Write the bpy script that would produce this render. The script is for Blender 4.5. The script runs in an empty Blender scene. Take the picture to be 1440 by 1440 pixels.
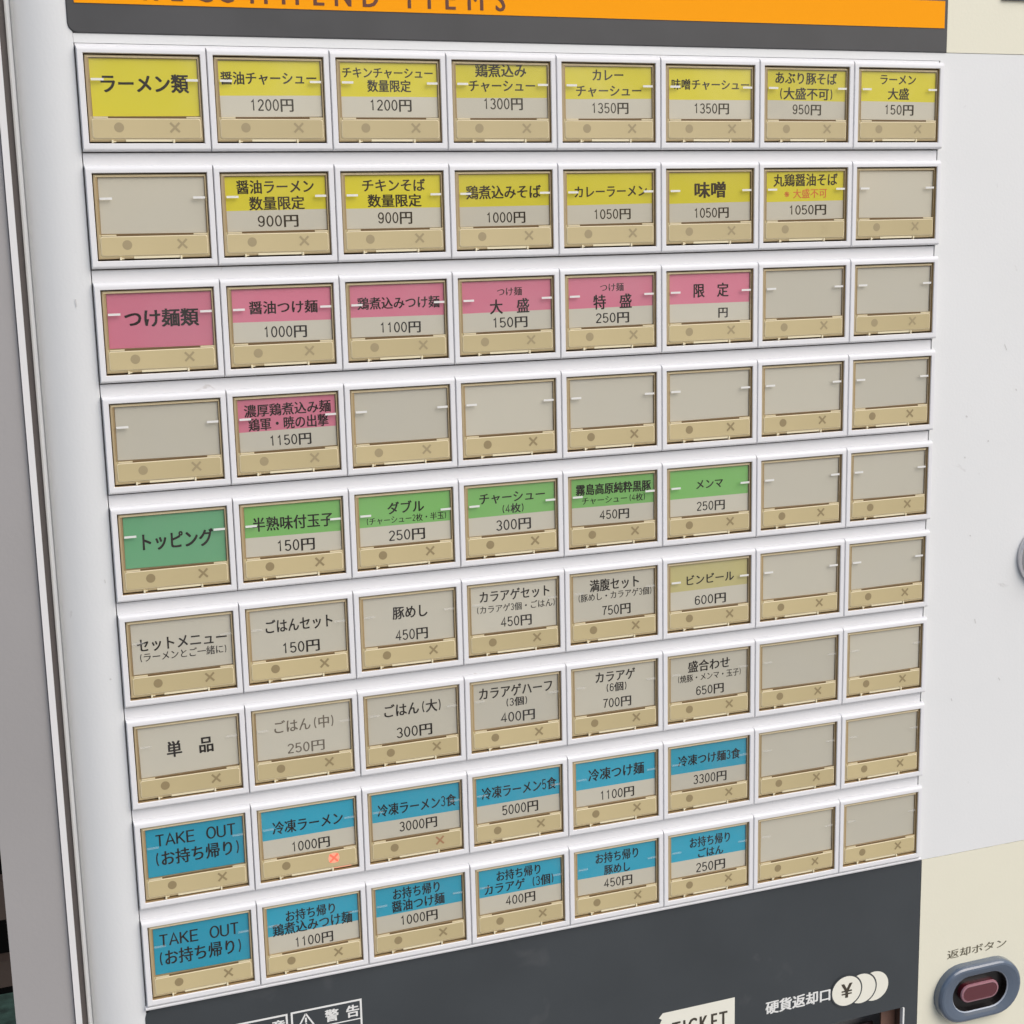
import bpy, math, random
from mathutils import Matrix, Vector

scene = bpy.context.scene
col = scene.collection
U = 0.04            # metres per grid unit (one menu button is one unit wide)
ZC = 1.25           # height of the middle button row above the floor

# ------------------------------------------------------------------ camera
RC = ((0.9379830875553913, 0.022683382364995335, -0.3459381326545812),
      (-0.08533118063027909, 0.9822640458753581, -0.1669608750360845),
      (0.3360153524354176, 0.1861257863517459, 0.9232826623427121))
CC = (-4.966576594897432, -2.5409816188026717, -12.268071665465518)


def W(u, v, d):
    """machine-face coordinates (u right, v down, d into the machine) to world"""
    return Vector((u * U, d * U, ZC - v * U))


def Wd(r):
    return Vector((r[0], r[2], -r[1]))


right, down, fwd = Wd(RC[0]), Wd(RC[1]), Wd(RC[2])
cam = bpy.data.cameras.new('camera')
cam.sensor_width = 36
cam.lens = 36 * 2072.0 / 1440
cam.clip_start = 0.02
cam.clip_end = 400
camo = bpy.data.objects.new('camera', cam)
col.objects.link(camo)
m3 = Matrix((right, -down, -fwd)).transposed()
camo.matrix_world = Matrix.Translation(W(*CC)) @ m3.to_4x4()
scene.camera = camo
scene.render.resolution_x = scene.render.resolution_y = 1024

# ------------------------------------------------------------------ light
SUN_EL, SUN_AZ = math.radians(44), math.radians(146)     # azimuth from +Y towards +X
world = bpy.data.worlds.new('World')
scene.world = world
world.use_nodes = True
wn = world.node_tree.nodes
wl = world.node_tree.links
bg = wn['Background']
sky = wn.new('ShaderNodeTexSky')
sky.sky_type = 'NISHITA'
sky.sun_disc = False
sky.sun_elevation = SUN_EL
sky.sun_rotation = SUN_AZ
sky.air_density = 1.0
sky.dust_density = 3.0
sky.ozone_density = 0.6
wl.new(sky.outputs[0], bg.inputs[0])
bg.inputs[1].default_value = 0.10
sd = bpy.data.lights.new('sun', 'SUN')
sd.energy = 1.5
sd.angle = math.radians(55)
sd.color = (0.985, 0.99, 1.0)
so = bpy.data.objects.new('sun', sd)
col.objects.link(so)
tow = Vector((math.sin(SUN_AZ) * math.cos(SUN_EL), math.cos(SUN_AZ) * math.cos(SUN_EL), math.sin(SUN_EL)))
so.rotation_euler = tow.to_track_quat('Z', 'Y').to_euler()
so.location = tow * 20
vs = scene.view_settings
vs.view_transform = 'Standard'
vs.look = 'None'
vs.exposure = 0.25
vs.gamma = 1.0
scene.cycles.transparent_max_bounces = 12
scene.cycles.max_bounces = 8

# ------------------------------------------------------------------ materials


def mat(name, rgb, rough=0.5, metal=0.0, coat=0.0, spec=0.5, noise=0.0, nscale=30.0, bump=0.0, bscale=400.0):
    m = bpy.data.materials.new(name)
    m.use_nodes = True
    n, l = m.node_tree.nodes, m.node_tree.links
    b = n['Principled BSDF']
    b.inputs['Base Color'].default_value = (*rgb, 1)
    b.inputs['Roughness'].default_value = rough
    b.inputs['Metallic'].default_value = metal
    b.inputs['Coat Weight'].default_value = coat
    b.inputs['Coat Roughness'].default_value = 0.08
    b.inputs['Specular IOR Level'].default_value = spec
    if noise or bump:
        tc = n.new('ShaderNodeTexCoord')
    if noise:
        t = n.new('ShaderNodeTexNoise')
        t.inputs['Scale'].default_value = nscale
        t.inputs['Detail'].default_value = 5
        l.new(tc.outputs['Object'], t.inputs['Vector'])
        r = n.new('ShaderNodeValToRGB')
        r.color_ramp.elements[0].position = 0.3
        r.color_ramp.elements[1].position = 0.7
        r.color_ramp.elements[0].color = (*[c * (1 - noise) for c in rgb], 1)
        r.color_ramp.elements[1].color = (*[min(1, c * (1 + noise)) for c in rgb], 1)
        l.new(t.outputs['Fac'], r.inputs['Fac'])
        l.new(r.outputs['Color'], b.inputs['Base Color'])
        mr = n.new('ShaderNodeMapRange')
        mr.inputs['To Min'].default_value = max(0.02, rough - 0.1)
        mr.inputs['To Max'].default_value = min(1, rough + 0.1)
        l.new(t.outputs['Fac'], mr.inputs['Value'])
        l.new(mr.outputs[0], b.inputs['Roughness'])
    if bump:
        t2 = n.new('ShaderNodeTexNoise')
        t2.inputs['Scale'].default_value = bscale
        t2.inputs['Detail'].default_value = 2
        l.new(tc.outputs['Object'], t2.inputs['Vector'])
        bp = n.new('ShaderNodeBump')
        bp.inputs['Strength'].default_value = bump
        bp.inputs['Distance'].default_value = 0.0004
        l.new(t2.outputs['Fac'], bp.inputs['Height'])
        l.new(bp.outputs[0], b.inputs['Normal'])
    return m


def add_specks(m, rgb, scale=60.0, lo=0.70, hi=0.76, amount=0.6):
    """scattered grime specks and scuffs mixed into the colour"""
    n, l = m.node_tree.nodes, m.node_tree.links
    b = n['Principled BSDF']
    inp = b.inputs['Base Color']
    tc = n.new('ShaderNodeTexCoord')
    t = n.new('ShaderNodeTexNoise')
    t.inputs['Scale'].default_value = scale
    t.inputs['Detail'].default_value = 3
    t.inputs['Distortion'].default_value = 1.2
    l.new(tc.outputs['Object'], t.inputs['Vector'])
    mr = n.new('ShaderNodeMapRange')
    mr.inputs['From Min'].default_value = lo
    mr.inputs['From Max'].default_value = hi
    mr.inputs['To Max'].default_value = amount
    l.new(t.outputs['Fac'], mr.inputs['Value'])
    mx = n.new('ShaderNodeMix')
    mx.data_type = 'RGBA'
    l.new(mr.outputs[0], mx.inputs['Factor'])
    if inp.links:
        l.new(inp.links[0].from_socket, mx.inputs['A'])
    else:
        mx.inputs['A'].default_value = inp.default_value
    mx.inputs['B'].default_value = (*rgb, 1)
    l.new(mx.outputs['Result'], inp)


def clear_mat(name, tint=(1, 1, 1), rough=0.05, boost=0.0, ior=1.45, gloss=(1, 1, 1)):
    """thin clear plastic: see-through with a Fresnel reflection"""
    m = bpy.data.materials.new(name)
    m.use_nodes = True
    n, l = m.node_tree.nodes, m.node_tree.links
    n.remove(n['Principled BSDF'])
    tr = n.new('ShaderNodeBsdfTransparent')
    tr.inputs[0].default_value = (*tint, 1)
    gl = n.new('ShaderNodeBsdfGlossy')
    gl.inputs['Color'].default_value = (*gloss, 1)
    gl.inputs['Roughness'].default_value = rough
    fr = n.new('ShaderNodeFresnel')
    fr.inputs['IOR'].default_value = ior
    ad = n.new('ShaderNodeMath')
    ad.inputs[1].default_value = boost
    ge = n.new('ShaderNodeNewGeometry')
    inv = n.new('ShaderNodeMath')
    inv.operation = 'SUBTRACT'
    inv.inputs[0].default_value = 1.0
    l.new(ge.outputs['Backfacing'], inv.inputs[1])
    mu = n.new('ShaderNodeMath')
    mu.operation = 'MULTIPLY'
    l.new(fr.outputs[0], ad.inputs[0])
    l.new(ad.outputs[0], mu.inputs[0])
    l.new(inv.outputs[0], mu.inputs[1])
    mx = n.new('ShaderNodeMixShader')
    l.new(mu.outputs[0], mx.inputs[0])
    l.new(tr.outputs[0], mx.inputs[1])
    l.new(gl.outputs[0], mx.inputs[2])
    l.new(mx.outputs[0], n['Material Output'].inputs[0])
    return m


def glint_mat(name, amount):
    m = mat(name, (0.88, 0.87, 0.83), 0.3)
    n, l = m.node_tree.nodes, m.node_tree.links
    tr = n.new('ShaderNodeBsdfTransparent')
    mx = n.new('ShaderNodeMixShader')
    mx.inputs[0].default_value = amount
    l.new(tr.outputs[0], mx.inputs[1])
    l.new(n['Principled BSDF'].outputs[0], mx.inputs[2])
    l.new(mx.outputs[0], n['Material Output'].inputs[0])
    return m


def emit_mat(name, rgb, strength):
    m = mat(name, rgb, 0.4)
    b = m.node_tree.nodes['Principled BSDF']
    b.inputs['Emission Color'].default_value = (*rgb, 1)
    b.inputs['Emission Strength'].default_value = strength
    return m


M = {}
M['white'] = mat('white_enamel', (0.78, 0.785, 0.775), 0.38, noise=0.012, nscale=14, bump=0.10, bscale=900)
add_specks(M['white'], (0.42, 0.40, 0.38), 75, 0.715, 0.80, 0.5)
M['frame'] = mat('white_plastic', (0.785, 0.78, 0.785), 0.36, noise=0.01, nscale=25)
add_specks(M['frame'], (0.45, 0.40, 0.36), 130, 0.72, 0.80, 0.45)
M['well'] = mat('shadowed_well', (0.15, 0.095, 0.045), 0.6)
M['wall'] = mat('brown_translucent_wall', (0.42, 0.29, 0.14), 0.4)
M['scuff'] = mat('grey_scuff', (0.61, 0.60, 0.585), 0.6)
M['gap_shade'] = mat('gap_shade_brown', (0.115, 0.10, 0.095), 0.7)
M['pink_rim'] = mat('pink_rim', (0.34, 0.16, 0.19), 0.15, coat=0.8)
M['cream'] = mat('cream_enamel', (0.80, 0.77, 0.62), 0.42, noise=0.012, nscale=14, bump=0.08, bscale=900)
add_specks(M['cream'], (0.55, 0.48, 0.36), 70, 0.73, 0.80, 0.3)
M['charcoal'] = mat('charcoal_plastic', (0.047, 0.054, 0.059), 0.34, noise=0.10, nscale=22, bump=0.06, bscale=700)
add_specks(M['charcoal'], (0.14, 0.14, 0.14), 38, 0.66, 0.80, 0.28)
M['header'] = mat('header_plastic', (0.058, 0.058, 0.060), 0.4, noise=0.12, nscale=35)
M['orange'] = mat('orange_film', (1.0, 0.37, 0.003), 0.5, noise=0.01, spec=0.1)
M['brown_ink'] = mat('brown_ink', (0.13, 0.035, 0.012), 0.5)
M['tan'] = mat('tan_plastic', (0.53, 0.435, 0.235), 0.42, noise=0.05, nscale=35)
M['tan_dark'] = mat('brown_groove', (0.16, 0.095, 0.035), 0.5)
M['tan_edge'] = mat('pale_tan_edge', (0.72, 0.62, 0.40), 0.35)
M['mark'] = mat('grey_brown_mark', (0.30, 0.23, 0.115), 0.5)
M['mark_pale'] = mat('veiled_grey_mark', (0.375, 0.30, 0.165), 0.5)  # paler for the upper rows: sky reflection veil put into the colour
M['lip'] = mat('shaded_tan_lip', (0.36, 0.255, 0.125), 0.4)  # shading round the card window put into a browner tan
M['mark_red'] = mat('red_brown_mark', (0.38, 0.20, 0.10), 0.5)
M['mark_lit'] = emit_mat('lit_red_mark', (1.0, 0.10, 0.06), 0.9)
M['mark_halo'] = emit_mat('red_glow_halo', (0.85, 0.38, 0.24), 0.16)  # glow round the lit cross put into an emissive colour
M['card'] = mat('cream_card', (0.535, 0.508, 0.42), 0.55, noise=0.02, nscale=20)
M['yellow'] = mat('yellow_card', (0.62, 0.545, 0.008), 0.5, noise=0.03, nscale=30)
M['pink'] = mat('pink_card', (0.60, 0.17, 0.25), 0.5, noise=0.03, nscale=30)
M['green'] = mat('green_card', (0.175, 0.43, 0.11), 0.5, noise=0.03, nscale=30)
M['sea_green'] = mat('sea_green_card', (0.125, 0.36, 0.18), 0.5, noise=0.03, nscale=30)
M['blue'] = mat('blue_card', (0.022, 0.33, 0.48), 0.5, noise=0.03, nscale=30)
M['deep_blue'] = mat('deep_blue_card', (0.012, 0.31, 0.46), 0.5, noise=0.03, nscale=30)
M['pale_yellow'] = mat('pale_yellow_card', (0.50, 0.45, 0.20), 0.5, noise=0.02, nscale=30)
M['ink'] = mat('black_ink', (0.016, 0.011, 0.008), 0.6, spec=0.2)
M['grey_ink'] = mat('grey_ink', (0.13, 0.105, 0.075), 0.5)
M['red_ink'] = mat('orange_red_ink', (0.62, 0.12, 0.015), 0.5)
M['cover'] = clear_mat('clear_cover', (0.99, 0.985, 0.97), 0.07)
M['glint'] = glint_mat('painted_glint', 0.82)  # reflection on the cover put into a whitish see-through colour
M['glint_faint'] = glint_mat('faint_painted_glint', 0.11)  # fainter copy for lower rows, where the reflection fades
M['clip'] = mat('cream_clip', (0.80, 0.72, 0.50), 0.3)
M['print_white'] = mat('white_print', (0.80, 0.80, 0.77), 0.5)
M['print_cream'] = mat('cream_print', (0.83, 0.81, 0.70), 0.5)
M['print_dark'] = mat('dark_print', (0.055, 0.045, 0.03), 0.5)
M['print_grey'] = mat('grey_print', (0.15, 0.135, 0.09), 0.5)
M['blue_grey'] = mat('blue_grey_plastic', (0.088, 0.118, 0.165), 0.2, coat=0.8, noise=0.03, nscale=60)
M['black'] = mat('black_plastic', (0.010, 0.008, 0.008), 0.3)
M['red_btn'] = mat('dark_red_plastic', (0.10, 0.010, 0.018), 0.15, coat=1.0)
M['pale_rim'] = mat('rim_highlight', (0.40, 0.44, 0.50), 0.25)  # highlight on the bezel's inner lip put into a lighter colour
M['chrome'] = mat('chrome', (0.62, 0.61, 0.63), 0.18, metal=1.0)
M['slot_lit_brown'] = mat('slot_lit_brown', (0.16, 0.085, 0.06), 0.35)
M['slot_dark'] = mat('slot_dark', (0.02, 0.008, 0.008), 0.3)
M['body'] = mat('cabinet_grey', (0.30, 0.285, 0.275), 0.5)
M['grey_panel'] = mat('grey_paint', (0.355, 0.34, 0.335), 0.45, noise=0.06, nscale=7, bump=0.1, bscale=800)
M['white_trim'] = mat('white_trim', (0.75, 0.74, 0.73), 0.4)
M['floor'] = mat('floor_tile', (0.30, 0.29, 0.275), 0.6, noise=0.1, nscale=6)
M['shaded_wall'] = mat('shaded_wall', (0.004, 0.004, 0.004), 1.0, spec=0.0)  # shade of the interior put into a near-black colour
M['wood'] = mat('shaded_wood', (0.06, 0.042, 0.034), 0.5, noise=0.25, nscale=12)  # wood colour darkened for the shade the chair stands in
M['green_cloth'] = mat('green_cloth', (0.028, 0.06, 0.045), 0.8, noise=0.5, nscale=60, bump=0.6, bscale=300)



def vary(m, amount):
    """each printed card faded a little differently"""
    n, l = m.node_tree.nodes, m.node_tree.links
    inp = n['Principled BSDF'].inputs['Base Color']
    oi = n.new('ShaderNodeObjectInfo')
    mr = n.new('ShaderNodeMapRange')
    mr.inputs['To Min'].default_value = 1 - amount
    mr.inputs['To Max'].default_value = 1 + amount
    l.new(oi.outputs['Random'], mr.inputs['Value'])
    hs = n.new('ShaderNodeHueSaturation')
    l.new(mr.outputs[0], hs.inputs['Value'])
    if inp.links:
        l.new(inp.links[0].from_socket, hs.inputs['Color'])
    else:
        hs.inputs['Color'].default_value = inp.default_value
    l.new(hs.outputs[0], inp)


for k in ('card', 'yellow', 'pink', 'green', 'blue', 'deep_blue'):
    vary(M[k], 0.07)
vary(M['tan'], 0.05)
vary(M['lip'], 0.15)


def smudge(m, amount, scale):
    """greasy smears: patchy extra reflection over a clear cover"""
    n, l = m.node_tree.nodes, m.node_tree.links
    add = [x for x in n if x.type == 'MATH' and x.operation == 'ADD'][0]
    ge = n.new('ShaderNodeNewGeometry')
    t = n.new('ShaderNodeTexNoise')
    t.inputs['Scale'].default_value = scale
    t.inputs['Detail'].default_value = 4
    t.inputs['Distortion'].default_value = 0.8
    l.new(ge.outputs['Position'], t.inputs['Vector'])
    mr = n.new('ShaderNodeMapRange')
    mr.inputs['From Min'].default_value = 0.42
    mr.inputs['From Max'].default_value = 0.75
    mr.inputs['To Max'].default_value = amount
    l.new(t.outputs['Fac'], mr.inputs['Value'])
    l.new(mr.outputs[0], add.inputs[1])


smudge(M['cover'], 0.06, 34)

# ------------------------------------------------------------------ mesh helpers


class MB:
    """collects faces with material slots and links them as one mesh object"""

    def __init__(self):
        self.v, self.f, self.mi, self.sm, self.mats = [], [], [], [], []

    def slot(self, m):
        if m not in self.mats:
            self.mats.append(m)
        return self.mats.index(m)

    def add(self, verts, faces, m, smooth=False):
        o = len(self.v)
        k = self.slot(m)
        self.v += [tuple(p) for p in verts]
        for f in faces:
            self.f.append([i + o for i in f])
            self.mi.append(k)
            self.sm.append(smooth)

    def mesh(self, name):
        me = bpy.data.meshes.new(name)
        me.from_pydata(self.v, [], self.f)
        for m in self.mats:
            me.materials.append(m)
        me.polygons.foreach_set('material_index', self.mi)
        me.polygons.foreach_set('use_smooth', self.sm)
        me.update()
        return me

    def build(self, name, parent=None, loc=(0, 0, 0)):
        return link(name, self.mesh(name), parent, loc)


def link(name, data, parent=None, loc=(0, 0, 0)):
    o = bpy.data.objects.new(name, data)
    col.objects.link(o)
    o.parent = parent
    o.location = loc
    return o


def L(x, y, d):
    """local face coordinates (x right, y up, d into the machine) in metres"""
    return (x * U, d * U, y * U)


def F(u, v, d):
    """machine coordinates in metres, relative to the machine's base"""
    return (u * U, d * U, ZC - v * U)


def rings(mb, loops, m, smooth=False, cap_end=True, cap_start=False, mats=None):
    """join successive closed loops of points (counter-clockwise seen from the front)"""
    n = len(loops[0])
    for i in range(len(loops) - 1):
        a, b = loops[i], loops[i + 1]
        mm = mats[i] if mats else m
        mb.add(list(a) + list(b), [[k, (k + 1) % n, n + (k + 1) % n, n + k] for k in range(n)], mm, smooth)
    if cap_end:
        mb.add(loops[-1], [list(range(n))], mats[-1] if mats else m)
    if cap_start:
        mb.add(loops[0], [list(range(n))[::-1]], mats[0] if mats else m)


def rect(x0, x1, y0, y1, d):
    return [L(x0, y0, d), L(x1, y0, d), L(x1, y1, d), L(x0, y1, d)]


def rrect(x0, x1, y0, y1, d, r, n=5, fn=L, corners=(1, 1, 1, 1)):
    """rounded rectangle, corners given as bl, br, tr, tl"""
    pts = []
    cs = [(x0, y0, 180), (x1, y0, 270), (x1, y1, 0), (x0, y1, 90)]
    sx = [1, -1, -1, 1]
    sy = [1, 1, -1, -1]
    for k in range(4):
        cx, cy, a0 = cs[k]
        rr = r if corners[k] else 1e-4
        for i in range(n + 1):
            a = math.radians(a0 + 90 * i / n)
            pts.append(fn(cx + sx[k] * rr + rr * math.cos(a), cy + sy[k] * rr + rr * math.sin(a), d))
    return pts


def fbox(mb, u0, u1, v0, v1, d0, d1, m):
    """box in machine coordinates, v downwards, d0 nearest the viewer"""
    p = [F(u, v, d) for d in (d0, d1) for (u, v) in ((u0, v1), (u1, v1), (u1, v0), (u0, v0))]
    mb.add(p, [[0, 1, 2, 3], [7, 6, 5, 4], [0, 4, 5, 1], [1, 5, 6, 2], [2, 6, 7, 3], [3, 7, 4, 0]], m)


def lbox(mb, x0, x1, y0, y1, d0, d1, m):
    p = [L(x, y, d) for d in (d0, d1) for (x, y) in ((x0, y0), (x1, y0), (x1, y1), (x0, y1))]
    mb.add(p, [[0, 1, 2, 3], [7, 6, 5, 4], [0, 4, 5, 1], [1, 5, 6, 2], [2, 6, 7, 3], [3, 7, 4, 0]], m)


def wbox(mb, x0, x1, y0, y1, z0, z1, m):
    p = [(x, y, z) for y in (y0, y1) for (x, z) in ((x0, z0), (x1, z0), (x1, z1), (x0, z1))]
    mb.add(p, [[0, 1, 2, 3], [7, 6, 5, 4], [0, 4, 5, 1], [1, 5, 6, 2], [2, 6, 7, 3], [3, 7, 4, 0]], m)


# ------------------------------------------------------------------ lettering
_glyph = {}


def glyph(ch):
    """flat faces of one character, one em square"""
    if ch not in _glyph:
        c = bpy.data.curves.new('glyph', 'FONT')
        c.body = ch
        c.size = 1
        c.resolution_u = 3
        o = bpy.data.objects.new('glyph', c)
        col.objects.link(o)
        bpy.context.view_layer.update()
        me = bpy.data.meshes.new_from_object(o)
        _glyph[ch] = ([(v.co.x, v.co.y) for v in me.vertices], [list(p.vertices) for p in me.polygons])
        bpy.data.objects.remove(o)
        bpy.data.curves.remove(c)
        bpy.data.meshes.remove(me)
    return _glyph[ch]


def arc(cx, cy, rx, ry, a0, a1, n=14):
    return [(cx + rx * math.cos(math.radians(a0 + (a1 - a0) * i / n)),
             cy + ry * math.sin(math.radians(a0 + (a1 - a0) * i / n))) for i in range(n + 1)]


# monoline half-width figures and capitals, cell 0.5 wide, 0.76 tall
STROKES = {
    '0': [arc(.25, .38, .165, .36, 90, 450, 24)],
    '1': [[(.13, .60), (.20, .64), (.265, .74), (.265, .01)]],
    '2': [arc(.25, .54, .16, .20, 165, -20, 12) + [(.085, .03)], [(.07, .03), (.43, .03)]],
    '3': [arc(.24, .56, .15, .18, 160, -90, 14) + arc(.24, .20, .17, .18, 90, -160, 14)],
    '4': [[(.32, .01), (.32, .74), (.06, .22), (.45, .22)]],
    '5': [[(.40, .73), (.12, .73), (.10, .40)] + arc(.24, .24, .17, .22, 130, -155, 16)],
    '6': [arc(.26, .24, .16, .22, 180, 540, 20), [(.10, .26), (.11, .42)] + arc(.27, .52, .16, .22, 165, 25, 10)],
    '7': [[(.08, .73), (.42, .73), (.27, .42), (.21, .01)]],
    '9': [arc(.24, .52, .16, .22, 0, 360, 20), [(.40, .50), (.39, .34)] + arc(.23, .24, .16, .22, -15, -155, 10)],
    '(': [arc(.62, .36, .34, .56, 135, 225, 8)],
    ')': [arc(-.12, .36, .34, .56, 45, -45, 8)],
    'T': [[(.05, .73), (.45, .73)], [(.25, .73), (.25, .01)]],
    'A': [[(.04, .01), (.25, .75), (.46, .01)], [(.12, .26), (.38, .26)]],
    'K': [[(.08, .75), (.08, .01)], [(.43, .75), (.09, .33)], [(.19, .45), (.45, .01)]],
    'E': [[(.43, .73), (.08, .73), (.08, .03), (.44, .03)], [(.08, .39), (.40, .39)]],
    'O': [arc(.25, .38, .20, .36, 90, 450, 24)],
    'U': [[(.07, .75), (.07, .22)] + arc(.25, .21, .18, .20, 180, 360, 12) + [(.43, .75)]],
}
HALF = set('0123456789()TAKEOU_')


def stroke_faces(polys, t):
    """each polyline drawn as a band of constant width"""
    vs, fs = [], []
    for pl in polys:
        closed = math.dist(pl[0], pl[-1]) < 1e-6
        n = len(pl)
        o = len(vs)
        for i in range(n):
            if closed:
                a, b = pl[(i - 1) % (n - 1)], pl[(i + 1) % (n - 1)]
            else:
                a, b = pl[max(0, i - 1)], pl[min(n - 1, i + 1)]
            p = pl[i]
            d1 = Vector((p[0] - a[0], p[1] - a[1]))
            d2 = Vector((b[0] - p[0], b[1] - p[1]))
            if d1.length < 1e-9:
                d1 = d2
            if d2.length < 1e-9:
                d2 = d1
            d1.normalize()
            d2.normalize()
            tg = d1 + d2
            if tg.length < 1e-6:
                tg = d1
            tg.normalize()
            nn = Vector((-tg.y, tg.x))
            k = t / 2 / max(0.5, abs(nn.dot(Vector((-d1.y, d1.x)))))
            vs.append((p[0] + nn.x * k, p[1] + nn.y * k))
            vs.append((p[0] - nn.x * k, p[1] - nn.y * k))
        for i in range(n - 1):
            fs.append([o + 2 * i + 1, o + 2 * i + 3, o + 2 * i + 2, o + 2 * i])
    return vs, fs


def text_line(mb, s, cx, cy, w, h, d, m, weight=1, fn=L, stroke=0.09):
    """set one line: centre cx, cy; w and h are the visible width and height"""
    cells = sum(0.5 if c in HALF else 1.0 for c in s)
    adv = w / (cells - 0.10)
    em = h / 0.88
    x = cx - adv * cells / 2
    base = cy - 0.38 * em
    shifts = {0: [(-.016, -.006), (.016, .006)], 1: [(-.020, -.008), (.020, -.008), (-.020, .010), (.020, .010)],
              2: [(-.028, -.016), (.028, -.016), (-.028, .016), (.028, .016)],
              3: [(-.034, -.02), (.034, -.02), (-.034, .02), (.034, .02), (0, 0)]}[weight]
    for ch in s:
        cw = 0.5 if ch in HALF else 1.0
        if ch in STROKES:
            vs, fs = stroke_faces(STROKES[ch], stroke * (1 if weight < 2 else 1.5))
            mb.add([fn(x + a * adv, base + b * em, d) for a, b in vs], fs, m)
        elif ch not in '_　':
            vs, fs = glyph(ch)
            for k, (sx, sy) in enumerate(shifts):
                mb.add([fn(x + (a + sx) * adv, base + (b + sy) * em, d - 0.0006 * k) for a, b in vs], fs, m)
        x += adv * cw


def latin(mb, ch, cx, v_base, cap_h, width_k, d, m, bold, fn):
    """one capital centred at cx standing on v_base (v downwards)"""
    vs, fs = glyph(ch)
    x0, x1 = min(a for a, b in vs), max(a for a, b in vs)
    k = cap_h / 0.69
    for j, s in enumerate((-bold, 0, bold)):
        mb.add([fn(cx + (a - (x0 + x1) / 2 + s) * k * width_k, v_base - b * k, d - 0.0006 * j) for a, b in vs], fs, m)


def disc(mb, cx, cy, rx, ry, d, m, n=28, fn=L):
    mb.add([fn(cx + rx * math.cos(2 * math.pi * i / n), cy + ry * math.sin(2 * math.pi * i / n), d) for i in range(n)],
           [list(range(n))], m)


def bar(mb, x0, y0, x1, y1, t, d, m, fn=L):
    dx, dy = x1 - x0, y1 - y0
    ln = math.hypot(dx, dy)
    nx, ny = -dy / ln * t / 2, dx / ln * t / 2
    mb.add([fn(x0 - nx, y0 - ny, d), fn(x1 - nx, y1 - ny, d), fn(x1 + nx, y1 + ny, d), fn(x0 + nx, y0 + ny, d)],
           [[0, 1, 2, 3]], m)


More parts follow.
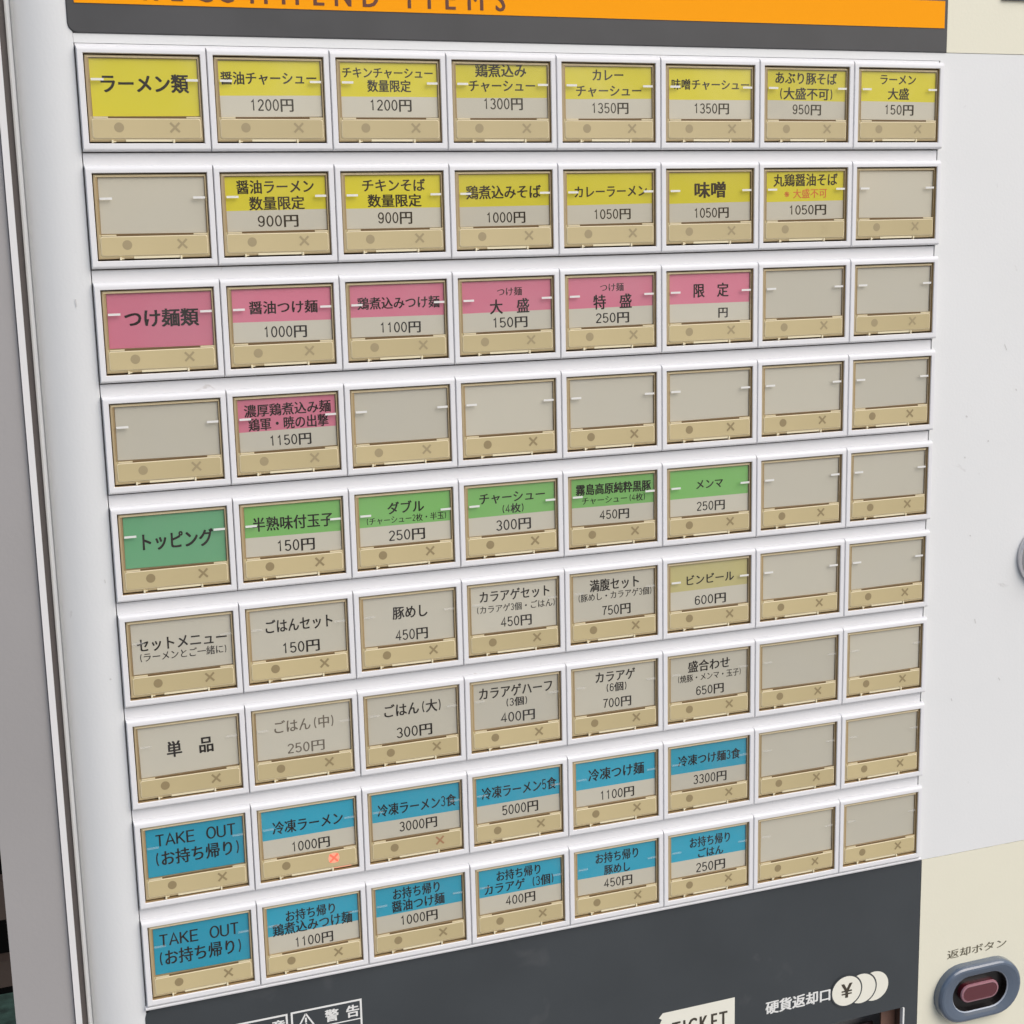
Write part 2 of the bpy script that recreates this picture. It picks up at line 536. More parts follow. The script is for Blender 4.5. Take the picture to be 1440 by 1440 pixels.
TEXTS = {
    (0, 0): [('ラーメン類', 0.006, 0.12, 0.681, 0.135, 'b')],
    (0, 1): [('醤油チャーシュー', 0.005, 0.174, 0.784, 0.095, ''), ('1200円', 0.015, -0.037, 0.356, 0.101, '')],
    (0, 2): [('チキンチャーシュー', 0.003, 0.23, 0.785, 0.083, ''), ('数量限定', 0.009, 0.124, 0.372, 0.092, ''), ('1200円', 0.017, -0.031, 0.364, 0.098, '')],
    (0, 3): [('鶏煮込み', 0.006, 0.264, 0.459, 0.106, ''), ('チャーシュー', 0.014, 0.138, 0.61, 0.094, ''), ('1300円', 0.019, -0.012, 0.361, 0.101, '')],
    (0, 4): [('カレー', 0.006, 0.24, 0.304, 0.096, ''), ('チャーシュー', 0.014, 0.107, 0.633, 0.094, ''), ('1350円', 0.022, -0.041, 0.357, 0.097, '')],
    (0, 5): [('味噌チャーシュー', 0.018, 0.171, 0.788, 0.087, ''), ('1350円', 0.026, -0.038, 0.357, 0.097, '')],
    (0, 6): [('あぶり豚そば', 0.0, 0.237, 0.652, 0.101, ''), ('(大盛不可)', 0.009, 0.1, 0.601, 0.102, ''), ('950円', 0.019, -0.041, 0.303, 0.096, '')],
    (0, 7): [('ラーメン', 0.001, 0.239, 0.404, 0.091, ''), ('大盛', 0.013, 0.109, 0.23, 0.101, ''), ('150円', 0.025, -0.037, 0.326, 0.098, '')],
    (1, 1): [('醤油ラーメン', 0.011, 0.225, 0.641, 0.103, ''), ('数量限定', 0.015, 0.093, 0.455, 0.103, ''), ('900円', 0.019, -0.051, 0.338, 0.098, '')],
    (1, 2): [('チキンそば', 0.014, 0.226, 0.548, 0.1, ''), ('数量限定', 0.02, 0.099, 0.465, 0.1, ''), ('900円', 0.021, -0.043, 0.3, 0.101, '')],
    (1, 3): [('鶏煮込みそば', 0.005, 0.158, 0.683, 0.109, ''), ('1000円', 0.02, -0.058, 0.363, 0.097, '')],
    (1, 4): [('カレーラーメン', 0.022, 0.152, 0.71, 0.099, ''), ('1050円', 0.033, -0.047, 0.362, 0.094, '')],
    (1, 5): [('味噌', 0.016, 0.153, 0.321, 0.134, 'b'), ('1050円', 0.027, -0.052, 0.358, 0.096, '')],
    (1, 6): [('丸鶏醤油そば', 0.017, 0.232, 0.68, 0.107, ''), ('※大盛不可', 0.019, 0.108, 0.456, 0.082, 'r'), ('1050円', 0.041, -0.042, 0.403, 0.095, '')],
    (2, 0): [('つけ麺類', 0.019, 0.106, 0.585, 0.135, 'b')],
    (2, 1): [('醤油つけ麺', 0.024, 0.154, 0.573, 0.1, ''), ('1000円', 0.031, -0.049, 0.367, 0.101, '')],
    (2, 2): [('鶏煮込みつけ麺', 0.023, 0.153, 0.725, 0.097, ''), ('1100円', 0.031, -0.056, 0.365, 0.097, '')],
    (2, 3): [('つけ麺', 0.037, 0.212, 0.233, 0.071, ''), ('大\u3000盛', 0.036, 0.084, 0.364, 0.121, ''), ('150円', 0.036, -0.056, 0.331, 0.097, '')],
    (2, 4): [('つけ麺', 0.022, 0.216, 0.231, 0.07, ''), ('特\u3000盛', 0.028, 0.088, 0.373, 0.124, ''), ('250円', 0.026, -0.056, 0.331, 0.096, '')],
    (2, 5): [('限\u3000定', 0.022, 0.156, 0.362, 0.121, ''), ('円', 0.15, -0.052, 0.101, 0.092, '')],
    (3, 1): [('濃厚鶏煮込み麺', 0.019, 0.213, 0.736, 0.099, ''), ('鶏軍・暁の出撃', 0.02, 0.095, 0.68, 0.1, ''), ('1150円', 0.027, -0.051, 0.36, 0.097, '')],
    (4, 0): [('トッピング', 0.017, 0.085, 0.611, 0.139, 'b')],
    (4, 1): [('半熟味付玉子', 0.011, 0.147, 0.698, 0.115, ''), ('150円', 0.028, -0.054, 0.332, 0.106, '')],
    (4, 2): [('ダブル', 0.018, 0.191, 0.332, 0.102, ''), ('(チャーシュー2枚・半玉)', 0.024, 0.089, 0.749, 0.064, ''), ('250円', 0.022, -0.055, 0.333, 0.102, '')],
    (4, 3): [('チャーシュー', 0.021, 0.203, 0.637, 0.098, ''), ('(4枚)', 0.024, 0.095, 0.24, 0.082, ''), ('300円', 0.027, -0.053, 0.337, 0.105, '')],
    (4, 4): [('霧島高原純粋黒豚', 0.017, 0.201, 0.752, 0.097, 'b'), ('チャーシュー(4枚)', 0.024, 0.097, 0.656, 0.067, ''), ('450円', 0.028, -0.046, 0.296, 0.094, '')],
    (4, 5): [('メンマ', 0.012, 0.161, 0.289, 0.089, ''), ('250円', 0.029, -0.05, 0.3, 0.096, '')],
    (5, 0): [('セットメニュー', 0.017, 0.119, 0.752, 0.111, ''), ('(ラーメンとご一緒に)', 0.019, 0.012, 0.749, 0.074, '')],
    (5, 1): [('ごはんセット', 0.021, 0.156, 0.608, 0.114, ''), ('150円', 0.027, -0.05, 0.333, 0.105, '')],
    (5, 2): [('豚めし', 0.026, 0.152, 0.323, 0.111, ''), ('450円', 0.034, -0.055, 0.298, 0.105, '')],
    (5, 3): [('カラアゲセット', 0.024, 0.209, 0.694, 0.103, ''), ('(カラアゲ3個・ごはん)', 0.033, 0.09, 0.786, 0.07, ''), ('450円', 0.033, -0.045, 0.3, 0.101, '')],
    (5, 4): [('満腹セット', 0.025, 0.201, 0.51, 0.109, ''), ('(豚めし・カラアゲ3個)', 0.026, 0.095, 0.774, 0.072, ''), ('750円', 0.035, -0.049, 0.295, 0.1, '')],
    (5, 5): [('ビンビール', 0.019, 0.15, 0.52, 0.095, ''), ('600円', 0.026, -0.055, 0.338, 0.099, '')],
    (6, 0): [('単\u3000品', 0.023, 0.09, 0.393, 0.133, 'b')],
    (6, 1): [('ごはん(中)', 0.022, 0.155, 0.56, 0.111, 'g'), ('250円', 0.028, -0.055, 0.334, 0.098, 'g')],
    (6, 2): [('ごはん(大)', 0.02, 0.166, 0.562, 0.114, ''), ('300円', 0.025, -0.05, 0.336, 0.107, '')],
    (6, 3): [('カラアゲハーフ', 0.012, 0.207, 0.734, 0.109, ''), ('(3個)', 0.017, 0.096, 0.241, 0.082, ''), ('400円', 0.028, -0.047, 0.335, 0.103, '')],
    (6, 4): [('カラアゲ', 0.015, 0.216, 0.413, 0.105, ''), ('(6個)', 0.029, 0.105, 0.244, 0.084, ''), ('700円', 0.034, -0.047, 0.296, 0.099, '')],
    (6, 5): [('盛合わせ', 0.015, 0.2, 0.453, 0.108, ''), ('(焼豚・メンマ・玉子)', 0.02, 0.088, 0.708, 0.072, ''), ('650円', 0.024, -0.05, 0.303, 0.098, '')],
    (7, 0): [('TAKE_OUT', 0.02, 0.194, 0.685, 0.123, ''), ('(お持ち帰り)', 0.027, 0.029, 0.762, 0.131, '')],
    (7, 1): [('冷凍ラーメン', 0.01, 0.141, 0.635, 0.113, ''), ('1000円', 0.023, -0.061, 0.349, 0.101, '')],
    (7, 2): [('冷凍ラーメン3食', 0.022, 0.146, 0.739, 0.11, ''), ('3000円', 0.029, -0.037, 0.361, 0.103, '')],
    (7, 3): [('冷凍ラーメン5食', 0.023, 0.153, 0.741, 0.112, ''), ('5000円', 0.028, -0.041, 0.361, 0.106, '')],
    (7, 4): [('冷凍つけ麺', 0.019, 0.167, 0.578, 0.115, ''), ('1100円', 0.025, -0.053, 0.36, 0.101, '')],
    (7, 5): [('冷凍つけ麺3食', 0.018, 0.163, 0.677, 0.103, ''), ('3300円', 0.028, -0.046, 0.366, 0.104, '')],
    (8, 0): [('TAKE_OUT', -0.009, 0.18, 0.688, 0.126, ''), ('(お持ち帰り)', -0.005, 0.015, 0.756, 0.134, '')],
    (8, 1): [('お持ち帰り', -0.005, 0.203, 0.469, 0.102, ''), ('鶏煮込みつけ麺', 0.005, 0.088, 0.726, 0.11, ''), ('1100円', 0.009, -0.063, 0.354, 0.103, '')],
    (8, 2): [('お持ち帰り', -0.007, 0.229, 0.467, 0.105, ''), ('醤油つけ麺', 0.001, 0.108, 0.504, 0.105, ''), ('1000円', 0.002, -0.041, 0.362, 0.102, '')],
    (8, 3): [('お持ち帰り', 0.001, 0.225, 0.461, 0.1, ''), ('カラアゲ_(3個)', 0.007, 0.108, 0.722, 0.101, ''), ('400円', 0.012, -0.038, 0.297, 0.101, '')],
    (8, 4): [('お持ち帰り', 0.019, 0.219, 0.469, 0.103, ''), ('豚めし', 0.019, 0.09, 0.276, 0.096, ''), ('450円', 0.029, -0.048, 0.299, 0.1, '')],
    (8, 5): [('お持ち帰り', 0.031, 0.209, 0.463, 0.105, ''), ('ごはん', 0.031, 0.088, 0.288, 0.094, ''), ('250円', 0.037, -0.064, 0.326, 0.106, '')],
}
PITCH = 0.91098

# ------------------------------------------------------------------ setting
mb = MB()
mb.add([(-60, -60, 0), (60, -60, 0), (60, 60, 0), (-60, 60, 0)], [[0, 1, 2, 3]], M['floor'])
fl = mb.build('floor')
fl['kind'] = 'structure'
mb = MB()
wbox(mb, -2.0, 0.9, 1.9, 2.0, 0, 2.6, M['shaded_wall'])
bw = mb.build('wall')
bw['label'] = 'wall coloured dark for shade in the gap behind the grey panel'
bw['category'] = 'wall'

# ------------------------------------------------------------------ machine
machine = bpy.data.objects.new('ticket_machine', None)
col.objects.link(machine)
machine['label'] = 'white meal ticket vending machine with nine rows of menu buttons'
machine['category'] = 'ticket machine'

PD = 0.055                      # depth of the door face behind the button frames
BT, BB = -4.062, 4.078          # top and bottom of the button block
UL, UR = -4.0, 3.972            # its left and right edges

# cabinet body behind the door
mb = MB()
wbox(mb, -4.475 * U, 6.9 * U, 0.45 * U, 0.46, 0.0, 1.72, M['body'])
mb.build('cabinet_body', machine)

# white door: left column with a curved edge, the strip under the header, the right plate
mb = MB()
VT, VB = -11.5, 31.0
prof = [(-4.487, 0.44), (-4.487, 0.305), (-4.476, 0.29), (-4.452, 0.285), (-4.446, 0.305), (-4.440, 0.285)]
for i in range(11):
    a = i / 10 * math.pi / 2
    prof.append((-4.435 + 0.37 * (1 - math.cos(a)), 0.275 - (0.275 - PD) * math.sin(a)))
prof.append((UL - 0.013, PD))
prof.append((UL - 0.007, PD + 0.006))
prof.append((UL - 0.007, 0.13))
vs = [F(u, v, d) for v in (VB, VT) for (u, d) in prof]
n = len(prof)
mb.add(vs, [[i, i + 1, n + i + 1, n + i] for i in range(n - 1)], M['white'], False)
for i in range(6, n - 4):
    mb.sm[i] = True
# strip between header panel and buttons
fbox(mb, UL - 0.007, 4.05, -4.137, BT - 0.004, PD, 0.40, M['white'])
# right plate
fbox(mb, UR + 0.014, 6.9, BT - 0.004, 4.0965, PD, 0.40, M['white'])
fbox(mb, 4.05, 6.9, -4.137, BT - 0.004, PD, 0.40, M['white'])
# dirt: short scuffs on the right plate
mb.build('door_panel', machine)
mb = MB()
fbox(mb, -4.560, -4.4875, VT, VB, 0.34, 0.44, M['gap_shade'])
mb.build('gap_shade_strip', machine)  # added strip; the brown shade of the gap put into its colour

mb = MB()
for (u, v, du, dv, t) in ((4.86, -1.32, 0.03, 0.06, 0.009), (4.52, 0.62, 0.012, 0.012, 0.016), (4.70, -0.35, 0.01, 0.014, 0.018),
                          (4.62, 1.52, 0.012, 0.05, 0.010), (4.42, -0.62, 0.02, 0.014, 0.016), (5.02, -0.86, 0.014, 0.02, 0.012),
                          (4.36, 2.35, 0.01, 0.03, 0.010), (4.95, 2.2, 0.02, 0.03, 0.010), (4.42, -0.20, 0.012, 0.012, 0.013)):
    bar(mb, u, v, u + du, v + dv, t, PD - 0.002, M['scuff'], F)
for (u, v, du, dv, t) in ((-4.14, -2.1, 0.005, 0.06, 0.008), (-4.10, 1.05, 0.012, 0.01, 0.012), (-4.08, 0.2, 0.004, 0.03, 0.006)):
    bar(mb, u, v, u + du, v + dv, t, PD - 0.002, M['scuff'], F)
sc = mb.build('scuff_marks', machine)

# header panel with orange band
mb = MB()


def FR(u, v, d):
    return F(u, -v, d)


hp = [rrect(-4.045, 4.046, 4.1385, 7.4, dd, 0.075, 6, FR, (1, 0, 0, 1)) for dd in (0.16, PD - 0.004, PD - 0.012)]
hp[2] = rrect(-4.037, 4.042, 4.1465, 7.4, PD - 0.014, 0.07, 6, FR, (1, 0, 0, 1))
rings(mb, hp, M['header'])
mb.build('header_panel', machine)
hdr = bpy.data.objects['header_panel']
mb = MB()
fbox(mb, -3.983, 4.008, -4.609, -4.361, PD - 0.020, PD - 0.015, M['orange'])
HX = [-3.4, -3.196, -2.984, -2.799, -2.548, -2.293, -2.059, -1.857, -1.623, -1.293, -1.12, -0.933, -0.712, -0.488]
for ch, ux in zip('RECOMMENDITEMS', HX):
    latin(mb, ch, ux, -4.394, 0.178, 0.80, PD - 0.0215, M['brown_ink'], 0.022, F)
mb.build('title_band', hdr)

# cream plate beside the header, with the edge of the note slot
mb = MB()
fbox(mb, 4.051, 6.9, -7.4, -4.141, PD - 0.004, 0.40, M['cream'])
mb.build('upper_cream_plate', machine)
mb = MB()
fbox(mb, 4.665, 6.4, -5.6, -4.638, PD - 0.03, PD + 0.05, M['charcoal'])
fbox(mb, 4.80, 6.2, -5.2, -5.05, PD - 0.034, PD + 0.05, M['black'])
mb.build('note_slot', machine)

# button block behind the frames
mb = MB()
fbox(mb, UL, UR, BT, BB, 0.16, 0.30, M['frame'])
for k in range(9):                       # spacer bars between the rows, with a real groove under each row of frames
    v0 = BT if k == 0 else (k - 5) * PITCH + 0.4135
    fbox(mb, UL, UR, v0, (k - 4) * PITCH - 0.385, PD, 0.1595, M['frame'])
fbox(mb, UL, UR, 4 * PITCH + 0.39, BB, PD, 0.1595, M['frame'])
mb.build('button_block', machine)

# rail lip under the lowest row
mb = MB()
pr = [(4.048, PD - 0.001), (4.052, 0.022), (4.060, 0.010), (4.074, 0.014), (4.084, 0.030), (4.086, PD - 0.001)]
vs = [F(u, v, d) for u in (-4.012, 4.02) for (v, d) in pr]
n = len(pr)
mb.add(vs, [[i, n + i, n + i + 1, i + 1] for i in range(n - 1)] + [list(range(n)), [2 * n - 1 - i for i in range(n)]], M['frame'])
mb.build('bottom_rail', machine)

# ------------------------------------------------------------------ menu buttons
def frame_mesh():
    mb = MB()
    lo = [rect(-.498, .498, -.402, .402, PD - 0.001)]
    for i in range(5):
        a = i / 4 * math.pi / 2
        s, c = math.sin(a), math.cos(a)
        d = 0.036 * (1 - s)
        lo.append(rect(-.498 + .007 * (1 - c), .498 - .007 * (1 - c), -.402 + .022 * (1 - c), .402 - .034 * (1 - c), d))
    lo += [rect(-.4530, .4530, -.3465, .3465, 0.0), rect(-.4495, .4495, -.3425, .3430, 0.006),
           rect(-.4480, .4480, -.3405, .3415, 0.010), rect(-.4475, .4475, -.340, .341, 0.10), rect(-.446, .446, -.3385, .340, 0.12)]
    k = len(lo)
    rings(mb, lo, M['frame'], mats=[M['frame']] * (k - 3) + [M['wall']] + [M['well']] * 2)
    return mb.mesh('button_frame')


def cap_mesh(mark='n'):
    mb = MB()
    lo = [rect(-.438, .444, -.326, .332, 0.118), rect(-.438, .444, -.326, .332, 0.056), rect(-.424, .432, -.312, .316, 0.0445)]
    rings(mb, lo, M['tan'], cap_end=False, mats=[M['lip'], M['tan_edge'], M['tan']])
    # front face with a window for the card
    a, b = (-.424, .432, -.312, .316), (-.4085, .4305, -.1345, .3125)
    for q in ((a[0], a[1], a[2], b[2]), (a[0], a[1], b[3], a[3]), (a[0], b[0], b[2], b[3]), (b[1], a[1], b[2], b[3])):
        mb.add(rect(*q, 0.0445), [[0, 1, 2, 3]], M['tan'] if q[3] == b[2] else M['lip'])
    rings(mb, [rect(*b, 0.0445), rect(*b, 0.068)], M['lip'])
    # lower strip, slightly raised
    st = [rrect(-.418, .428, -.303, -.150, 0.044, .02), rrect(-.418, .428, -.303, -.150, 0.040, .02), rrect(-.411, .421, -.297, -.155, 0.037, .016)]
    rings(mb, st, M['tan'], mats=[M['tan_edge'], M['tan_edge'], M['tan']])
    # groove under the card with pale ends
    lbox(mb, -.29, .315, -.1475, -.1335, 0.0425, 0.046, M['tan_dark'])
    lbox(mb, -.405, -.292, -.147, -.1355, 0.038, 0.046, M['tan_edge'])
    lbox(mb, .317, .424, -.147, -.1355, 0.038, 0.046, M['tan_edge'])
    # dot and cross
    disc(mb, -.212, -.218, .038, .038, 0.0362, M['mark_pale'] if mark in 'pf' else M['mark'])
    mm = {'n': M['mark'], 'p': M['mark_pale'], 'r': M['mark_red'], 'f': M['tan'], 'l': M['mark_lit']}[mark]
    if mark == 'l':
        disc(mb, .222, -.217, .052, .050, 0.0365, M['mark_halo'])
        lbox(mb, .05, .38, -.3215, -.312, 0.045, 0.056, M['mark_halo'])  # red spill from the lit cross, added as a faintly glowing bar
    for s in (1, -1):
        bar(mb, .222 - .036, -.217 - s * .036, .222 + .036, -.217 + s * .036, .017, 0.0362 - 0.0005 * (s + 2), mm)
    return mb.mesh('key_cap')


def cover_mesh(m):
    mb = MB()
    lo = [rect(-.411, .433, -.1335, .3155, 0.0435), rect(-.411, .433, -.1335, .3155, 0.037)]
    rings(mb, lo, M['cover'])
    for (a, b) in ((-.402, -.305), (.330, .424)):          # light glints on the cover, put in as white bars
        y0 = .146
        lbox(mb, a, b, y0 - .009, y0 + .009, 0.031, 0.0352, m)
    return mb.mesh('clear_cover')


def clip_mesh():
    mb = MB()
    lbox(mb, -.165, .200, -.3265, -.309, 0.022, 0.057, M['clip'])
    lbox(mb, -.276, -.262, -.3365, -.314, 0.012, 0.057, M['clip'])
    lbox(mb, .201, .215, -.3365, -.309, 0.012, 0.057, M['clip'])
    lbox(mb, -.26, -.24, -.330, -.318, 0.030, 0.057, M['clip'])
    return mb.mesh('retaining_clip')


def card_mesh(r, c, lines):
    mb = MB()
    cat = {0: 'yellow', 1: 'yellow', 2: 'pink', 3: 'pink', 4: 'green', 5: None, 6: None, 7: 'blue', 8: 'blue'}[r]
    if not lines:
        cat = None
    x0, x1, y0, y1 = -.404, .426, -.130, .309
    full = c == 0 and lines
    if (r, c) == (4, 0):
        cat = 'sea_green'
    if cat == 'blue' and c == 0:
        cat = 'deep_blue'
    ysp = y0 if (full or not cat) else y1 - .620 * (y1 - y0)
    if (r, c) == (5, 5):
        cat, ysp = 'pale_yellow', y0 + .18
    d0, d1 = 0.0620, 0.0655
    if cat is None:
        lbox(mb, x0, x1, y0, y1, d0, d1, M['card'])
    elif ysp == y0:
        lbox(mb, x0, x1, y0, y1, d0, d1, M[cat])
    else:
        lbox(mb, x0, x1, ysp, y1, d0, d1, M[cat])
        lbox(mb, x0, x1, y0, ysp, d0, d1, M['card'])
    for (s, cx, cy, w, h, fl) in lines:
        im = M['red_ink'] if 'r' in fl else M['grey_ink'] if 'g' in fl else M['ink']
        wt = 2 if 'b' in fl else 0 if 'g' in fl or h < .075 or '※' in s else 1
        text_line(mb, s, cx, cy, w, h, 0.0613, im, wt)
    return mb.mesh('menu_card')


fm, clm = frame_mesh(), clip_mesh()
cvm, cvm_faint = cover_mesh(M['glint']), cover_mesh(M['glint_faint'])
caps = {k: cap_mesh(k) for k in 'nprfl'}
blank = card_mesh(0, 1, [])
CARD_WORD = ['yellow', 'yellow', 'pink', 'pink', 'green', 'cream', 'cream', 'blue', 'blue']
rnd = random.Random(4)
for r in range(9):
    for c in range(8):
        loc = F(c - 3.5, (r - 4) * PITCH, 0)
        b = link('menu_button', fm, machine, loc)
        lines = TEXTS.get((r, c), [])
        kind = {(7, 1): 'l', (7, 2): 'r', (1, 6): 'f'}.get((r, c), 'p' if r < 3 or (r == 3 and c < 3) else 'n')
        fwd_loc = (0, -0.022 * U, 0)             # cap assembly sits just behind the frame face
        link('key_cap', caps[kind], b, fwd_loc)
        cd = link('menu_card', card_mesh(r, c, lines) if lines else blank, b, fwd_loc)
        cd.rotation_euler = (0, math.radians(rnd.uniform(-.7, .7)), 0)
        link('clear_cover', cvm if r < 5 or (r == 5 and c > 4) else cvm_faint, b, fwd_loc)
        link('retaining_clip', clm, b)
        if lines:
            w = 'pale yellow' if (r, c) == (5, 5) else CARD_WORD[r]
            txt = ' '.join(t[0].replace('　', '').replace('_', ' ') for t in lines)
            b['label'] = f'button with {w} card reading {txt}' + (' and lit red cross' if kind == 'l' else '')
        else:
            b['label'] = 'blank button with unprinted cream card'

# ------------------------------------------------------------------ lower panels
SU0, SU1, SV0, SV1 = 2.2, 3.885, 5.757, 7.4      # coin return opening
mb = MB()
D0 = PD - 0.004
lp = [rrect(-4.02, 4.048, -9.6, -4.089, dd, 0.085, 6, FR, (0, 0, 0, 1)) for dd in (0.25, D0)]
rings(mb, lp, M['charcoal'], cap_end=False)
outer = lp[1]
nn = len(outer)
# face with the rectangular opening: four pieces butted edge to edge
def quadf(u0, u1, v0, v1, d, m):
    mb.add([F(u0, v1, d), F(u1, v1, d), F(u1, v0, d), F(u0, v0, d)], [[0, 1, 2, 3]], m)


top_face = [p for p in rrect(-4.02, 4.048, -SV0, -4.089, D0, 0.085, 6, FR, (0, 0, 0, 1))]
mb.add(top_face, [list(range(len(top_face)))], M['charcoal'])
quadf(-4.02, SU0, SV0, SV1, D0, M['charcoal'])
quadf(SU1, 4.048, SV0, SV1, D0, M['charcoal'])
quadf(-4.02, 4.048, SV1, 9.6, D0, M['charcoal'])
mb.build('lower_panel', machine)
lower = bpy.data.objects['lower_panel']

mb = MB()
# recess walls
p = [F(u, v, d) for d in (D0, 0.62) for (u, v) in ((SU0, SV1), (SU1, SV1), (SU1, SV0), (SU0, SV0))]
mb.add(p, [[0, 1, 5, 4], [2, 3, 7, 6], [3, 0, 4, 7], [4, 5, 6, 7]], M['slot_dark'])
mb.add(p, [[1, 2, 6, 5]], M['slot_lit_brown'])  # light on the right wall put into a lighter brown
fbox(mb, SU1 - 0.022, SU1 - 0.002, SV0 + 0.004, SV1, D0 - 0.012, 0.09, M['print_white'])  # bright highlight on the right rim put in as a white strip
fbox(mb, SU1 - 0.20, SU1 - 0.024, SV0 + 0.01, SV1, 0.18, 0.20, M['slot_lit_brown'])
fbox(mb, SU0, SU1 - 0.22, SV0 + 0.25, SV1, 0.30, 0.32, M['slot_dark'])
mb.build('coin_return_tray', machine)

# printed signs on the lower panel
dp = D0 - 0.002


def Fdn(u, y, d):
    return F(u, -y, d)


mb = MB()
text_line(mb, '硬貨返却口', 2.577, -5.408, 0.775, 0.135, dp, M['print_white'], 3, Fdn)
for k, (cu, cv) in enumerate(((3.497, 5.430), (3.335, 5.422), (3.152, 5.410))):
    if k:
        disc(mb, cu, cv, .194, .184, dp - 0.002 * (2 * k - 1), M['charcoal'], 36, F)
    disc(mb, cu, cv, .177, .167, dp - 0.004 * k, M['print_cream'], 36, F)
latin(mb, '¥', 3.152, 5.485, 0.155, 1.0, dp - 0.0105, M['print_dark'], 0.03, F)
mb.build('coin_return_sign', lower)

mb = MB()
tk = [(1.006, 5.205), (1.822, 5.203), (1.822, 5.80), (0.975, 5.80), (1.00, 5.72), (0.968, 5.66), (1.00, 5.60),
      (0.968, 5.54), (1.00, 5.48), (0.966, 5.42), (1.0, 5.36), (0.975, 5.31), (0.995, 5.275), (0.962, 5.252)]
mb.add([F(a, b, dp) for a, b in tk], [list(range(len(tk)))[::-1]], M['print_cream'])
TX = [1.155, 1.246, 1.34, 1.468, 1.585, 1.69]
for ch, ux in zip('TICKET', TX):
    latin(mb, ch, ux, 5.50, 0.17, 0.60, dp - 0.002, M['print_dark'], 0.035, F)
mb.build('ticket_sign', lower)


def warning(u0, u1, v0, chars):
    mb = MB()
    v1, t = v0 + 0.62, 0.018
    for (a, b, c, d) in ((u0, v0, u1, v0), (u0, v1, u1, v1)):
        bar(mb, a - t / 2, b, c + t / 2, d, t, dp, M['print_white'], F)
    for u in (u0, u1):
        bar(mb, u, v0 + t / 2, u, v1 - t / 2, t, dp, M['print_white'], F)
    bar(mb, u0 + t / 2, v0 + .187, u1 - t / 2, v0 + .187, .011, dp, M['print_white'], F)
    a, b, c = (u0 + .128, v0 + .03), (u0 + .055, v0 + .155), (u0 + .201, v0 + .155)
    for p, q in ((a, b), (b, c), (c, a)):
        bar(mb, *p, *q, .015, dp - 0.0012, M['print_white'], F)
    bar(mb, a[0], v0 + .07, a[0], v0 + .118, .017, dp - 0.001, M['print_white'], F)
    disc(mb, a[0], v0 + .136, .010, .010, dp - 0.001, M['print_white'], 12, F)
    text_line(mb, chars, u0 + .468, -(v0 + .098), .315, .112, dp, M['print_white'], 3, Fdn)
    return mb.build('warning_sign', lower)


warning(-2.731, -2.085, 4.394, '警_告').__setitem__('label', 'right warning box printed 警告')
warning(-3.424, -2.778, 4.398, '注_意').__setitem__('label', 'left caution box printed 注意')

# cream plate with the return button
mb = MB()
fbox(mb, 4.056, 6.9, 4.1015, 9.6, PD - 0.004, 0.40, M['cream'])
mb.build('lower_cream_plate', machine)
mb = MB()
text_line(mb, '返却ボタン', 4.812, -5.262, 0.775, 0.098, PD - 0.006, M['print_grey'], 0, Fdn)
mb.build('return_caption', bpy.data.objects['lower_cream_plate'])


def stadium(cu, cv, hw, hh, d, n=14):
    pts = []
    for i in range(n + 1):
        a = -math.pi / 2 + math.pi * i / n
        pts.append(F(cu + hw - hh + hh * math.cos(a), cv - hh * math.sin(a), d))
    for i in range(n + 1):
        a = math.pi / 2 + math.pi * i / n
        pts.append(F(cu - hw + hh + hh * math.cos(a), cv - hh * math.sin(a), d))
    return pts


cu, cv = 4.807, 5.727
rb = bpy.data.objects.new('return_button', None)
col.objects.link(rb)
rb.parent = machine
mb = MB()
lo = [stadium(cu, cv, .545, .332, PD - 0.003), stadium(cu, cv, .543, .330, 0.0), stadium(cu, cv, .540, .327, -.022),
      stadium(cu, cv, .530, .317, -.042), stadium(cu, cv, .512, .299, -.056), stadium(cu, cv, .490, .278, -.060),
      stadium(cu, cv, .43, .245, -.052), stadium(cu, cv, .366, .214, -.040), stadium(cu, cv, .355, .204, -.028)]
rings(mb, lo, M['blue_grey'], True, cap_end=False, mats=[M['blue_grey']] * 7 + [M['pale_rim']])
mb.build('bezel', rb)
mb = MB()
lo = [stadium(cu, cv, .356, .205, -.0305), stadium(cu, cv, .350, .199, 0.02), stadium(cu, cv, .345, .195, 0.045)]
rings(mb, lo, M['black'], False)
mb.build('well', rb)
mb = MB()
lo = [stadium(cu + .005, cv + .005, .250, .108, .044), stadium(cu + .005, cv + .005, .248, .106, -.012),
      stadium(cu + .005, cv + .005, .240, .099, -.026), stadium(cu + .005, cv + .005, .222, .082, -.031), stadium(cu + .005, cv + .005, .212, .072, -.029)]
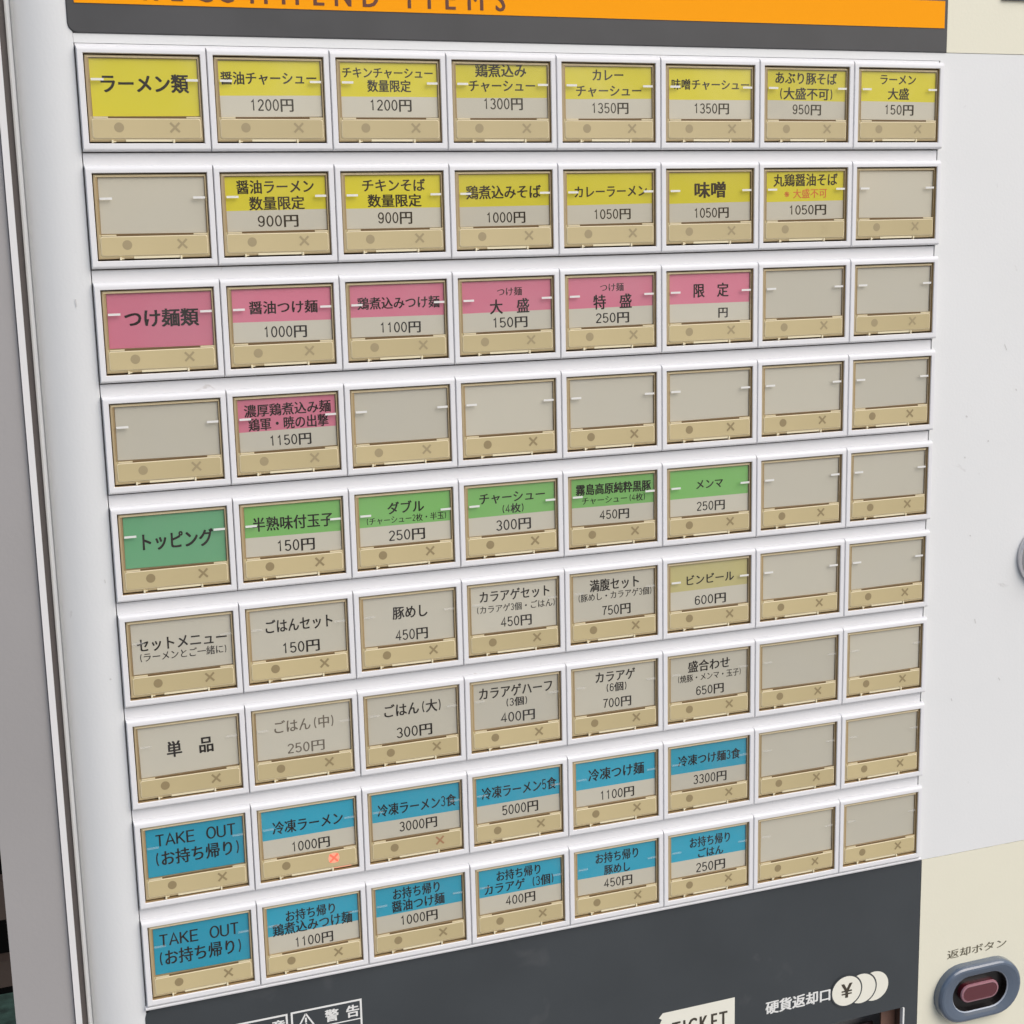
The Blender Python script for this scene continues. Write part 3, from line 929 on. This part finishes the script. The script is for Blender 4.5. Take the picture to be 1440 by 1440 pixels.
rings(mb, lo, M['red_btn'], True, mats=[M['red_btn'], M['pink_rim'], M['pink_rim'], M['red_btn']])
mb.build('push_key', rb)

# lock on the right plate
mb = MB()
lu, lv = 5.462, 0.92


def circ(r, d, n=40):
    return [F(lu + r * math.cos(2 * math.pi * i / n), lv - r * math.sin(2 * math.pi * i / n), d) for i in range(n)]


rings(mb, [circ(.338, PD - .002), circ(.338, .02), circ(.325, -.01), circ(.30, -.02), circ(.285, -.022), circ(.275, -.01),
           circ(.262, -.012), circ(.25, -.06), circ(.235, -.085), circ(.21, -.095)], M['chrome'], True)
fbox(mb, lu - .02, lu + .02, lv - .11, lv + .11, -.097, -.0955, M['black'])
mb.build('lock_cylinder', machine)

# ------------------------------------------------------------------ grey panel beside the machine
gp = bpy.data.objects.new('side_panel', None)
col.objects.link(gp)
gp['label'] = 'grey painted panel with white edge trim left of the ticket machine'
gp['category'] = 'panel'
mb = MB()
x0, x1 = -5.082 * U, -4.603 * U
wbox(mb, x0, x1, 0.08 * U, 0.14, 0, 2.1, M['grey_panel'])
mb.build('board', gp)
mb = MB()
wbox(mb, x1 + 0.0002, -4.546 * U, 0.045 * U, 0.12, 0, 2.1, M['white_trim'])
mb.build('edge_trim', gp)

# ------------------------------------------------------------------ chair glimpsed behind
ch = bpy.data.objects.new('wooden_chair', None)
col.objects.link(ch)
ch['label'] = 'shade-darkened wooden chair with green seat half hidden behind the grey panel'
ch['category'] = 'chair'
mb = MB()
wbox(mb, -0.55, -0.13, 1.12, 1.50, 0.30, 0.345, M['green_cloth'])
mb.build('seat', ch)
mb = MB()
wbox(mb, -0.545, -0.135, 1.505, 1.53, 0.352, 0.39, M['wood'])
wbox(mb, -0.545, -0.135, 1.505, 1.53, 0.45, 0.505, M['wood'])
mb.build('backrest', ch)
for (lx, ly, h) in ((-0.54, 1.13, 0.299), (-0.18, 1.13, 0.299), (-0.54, 1.531, 0.52), (-0.18, 1.531, 0.52)):
    mb = MB()
    wbox(mb, lx, lx + 0.04, ly, ly + 0.035, 0, h, M['wood'])
    mb.build('leg', ch)
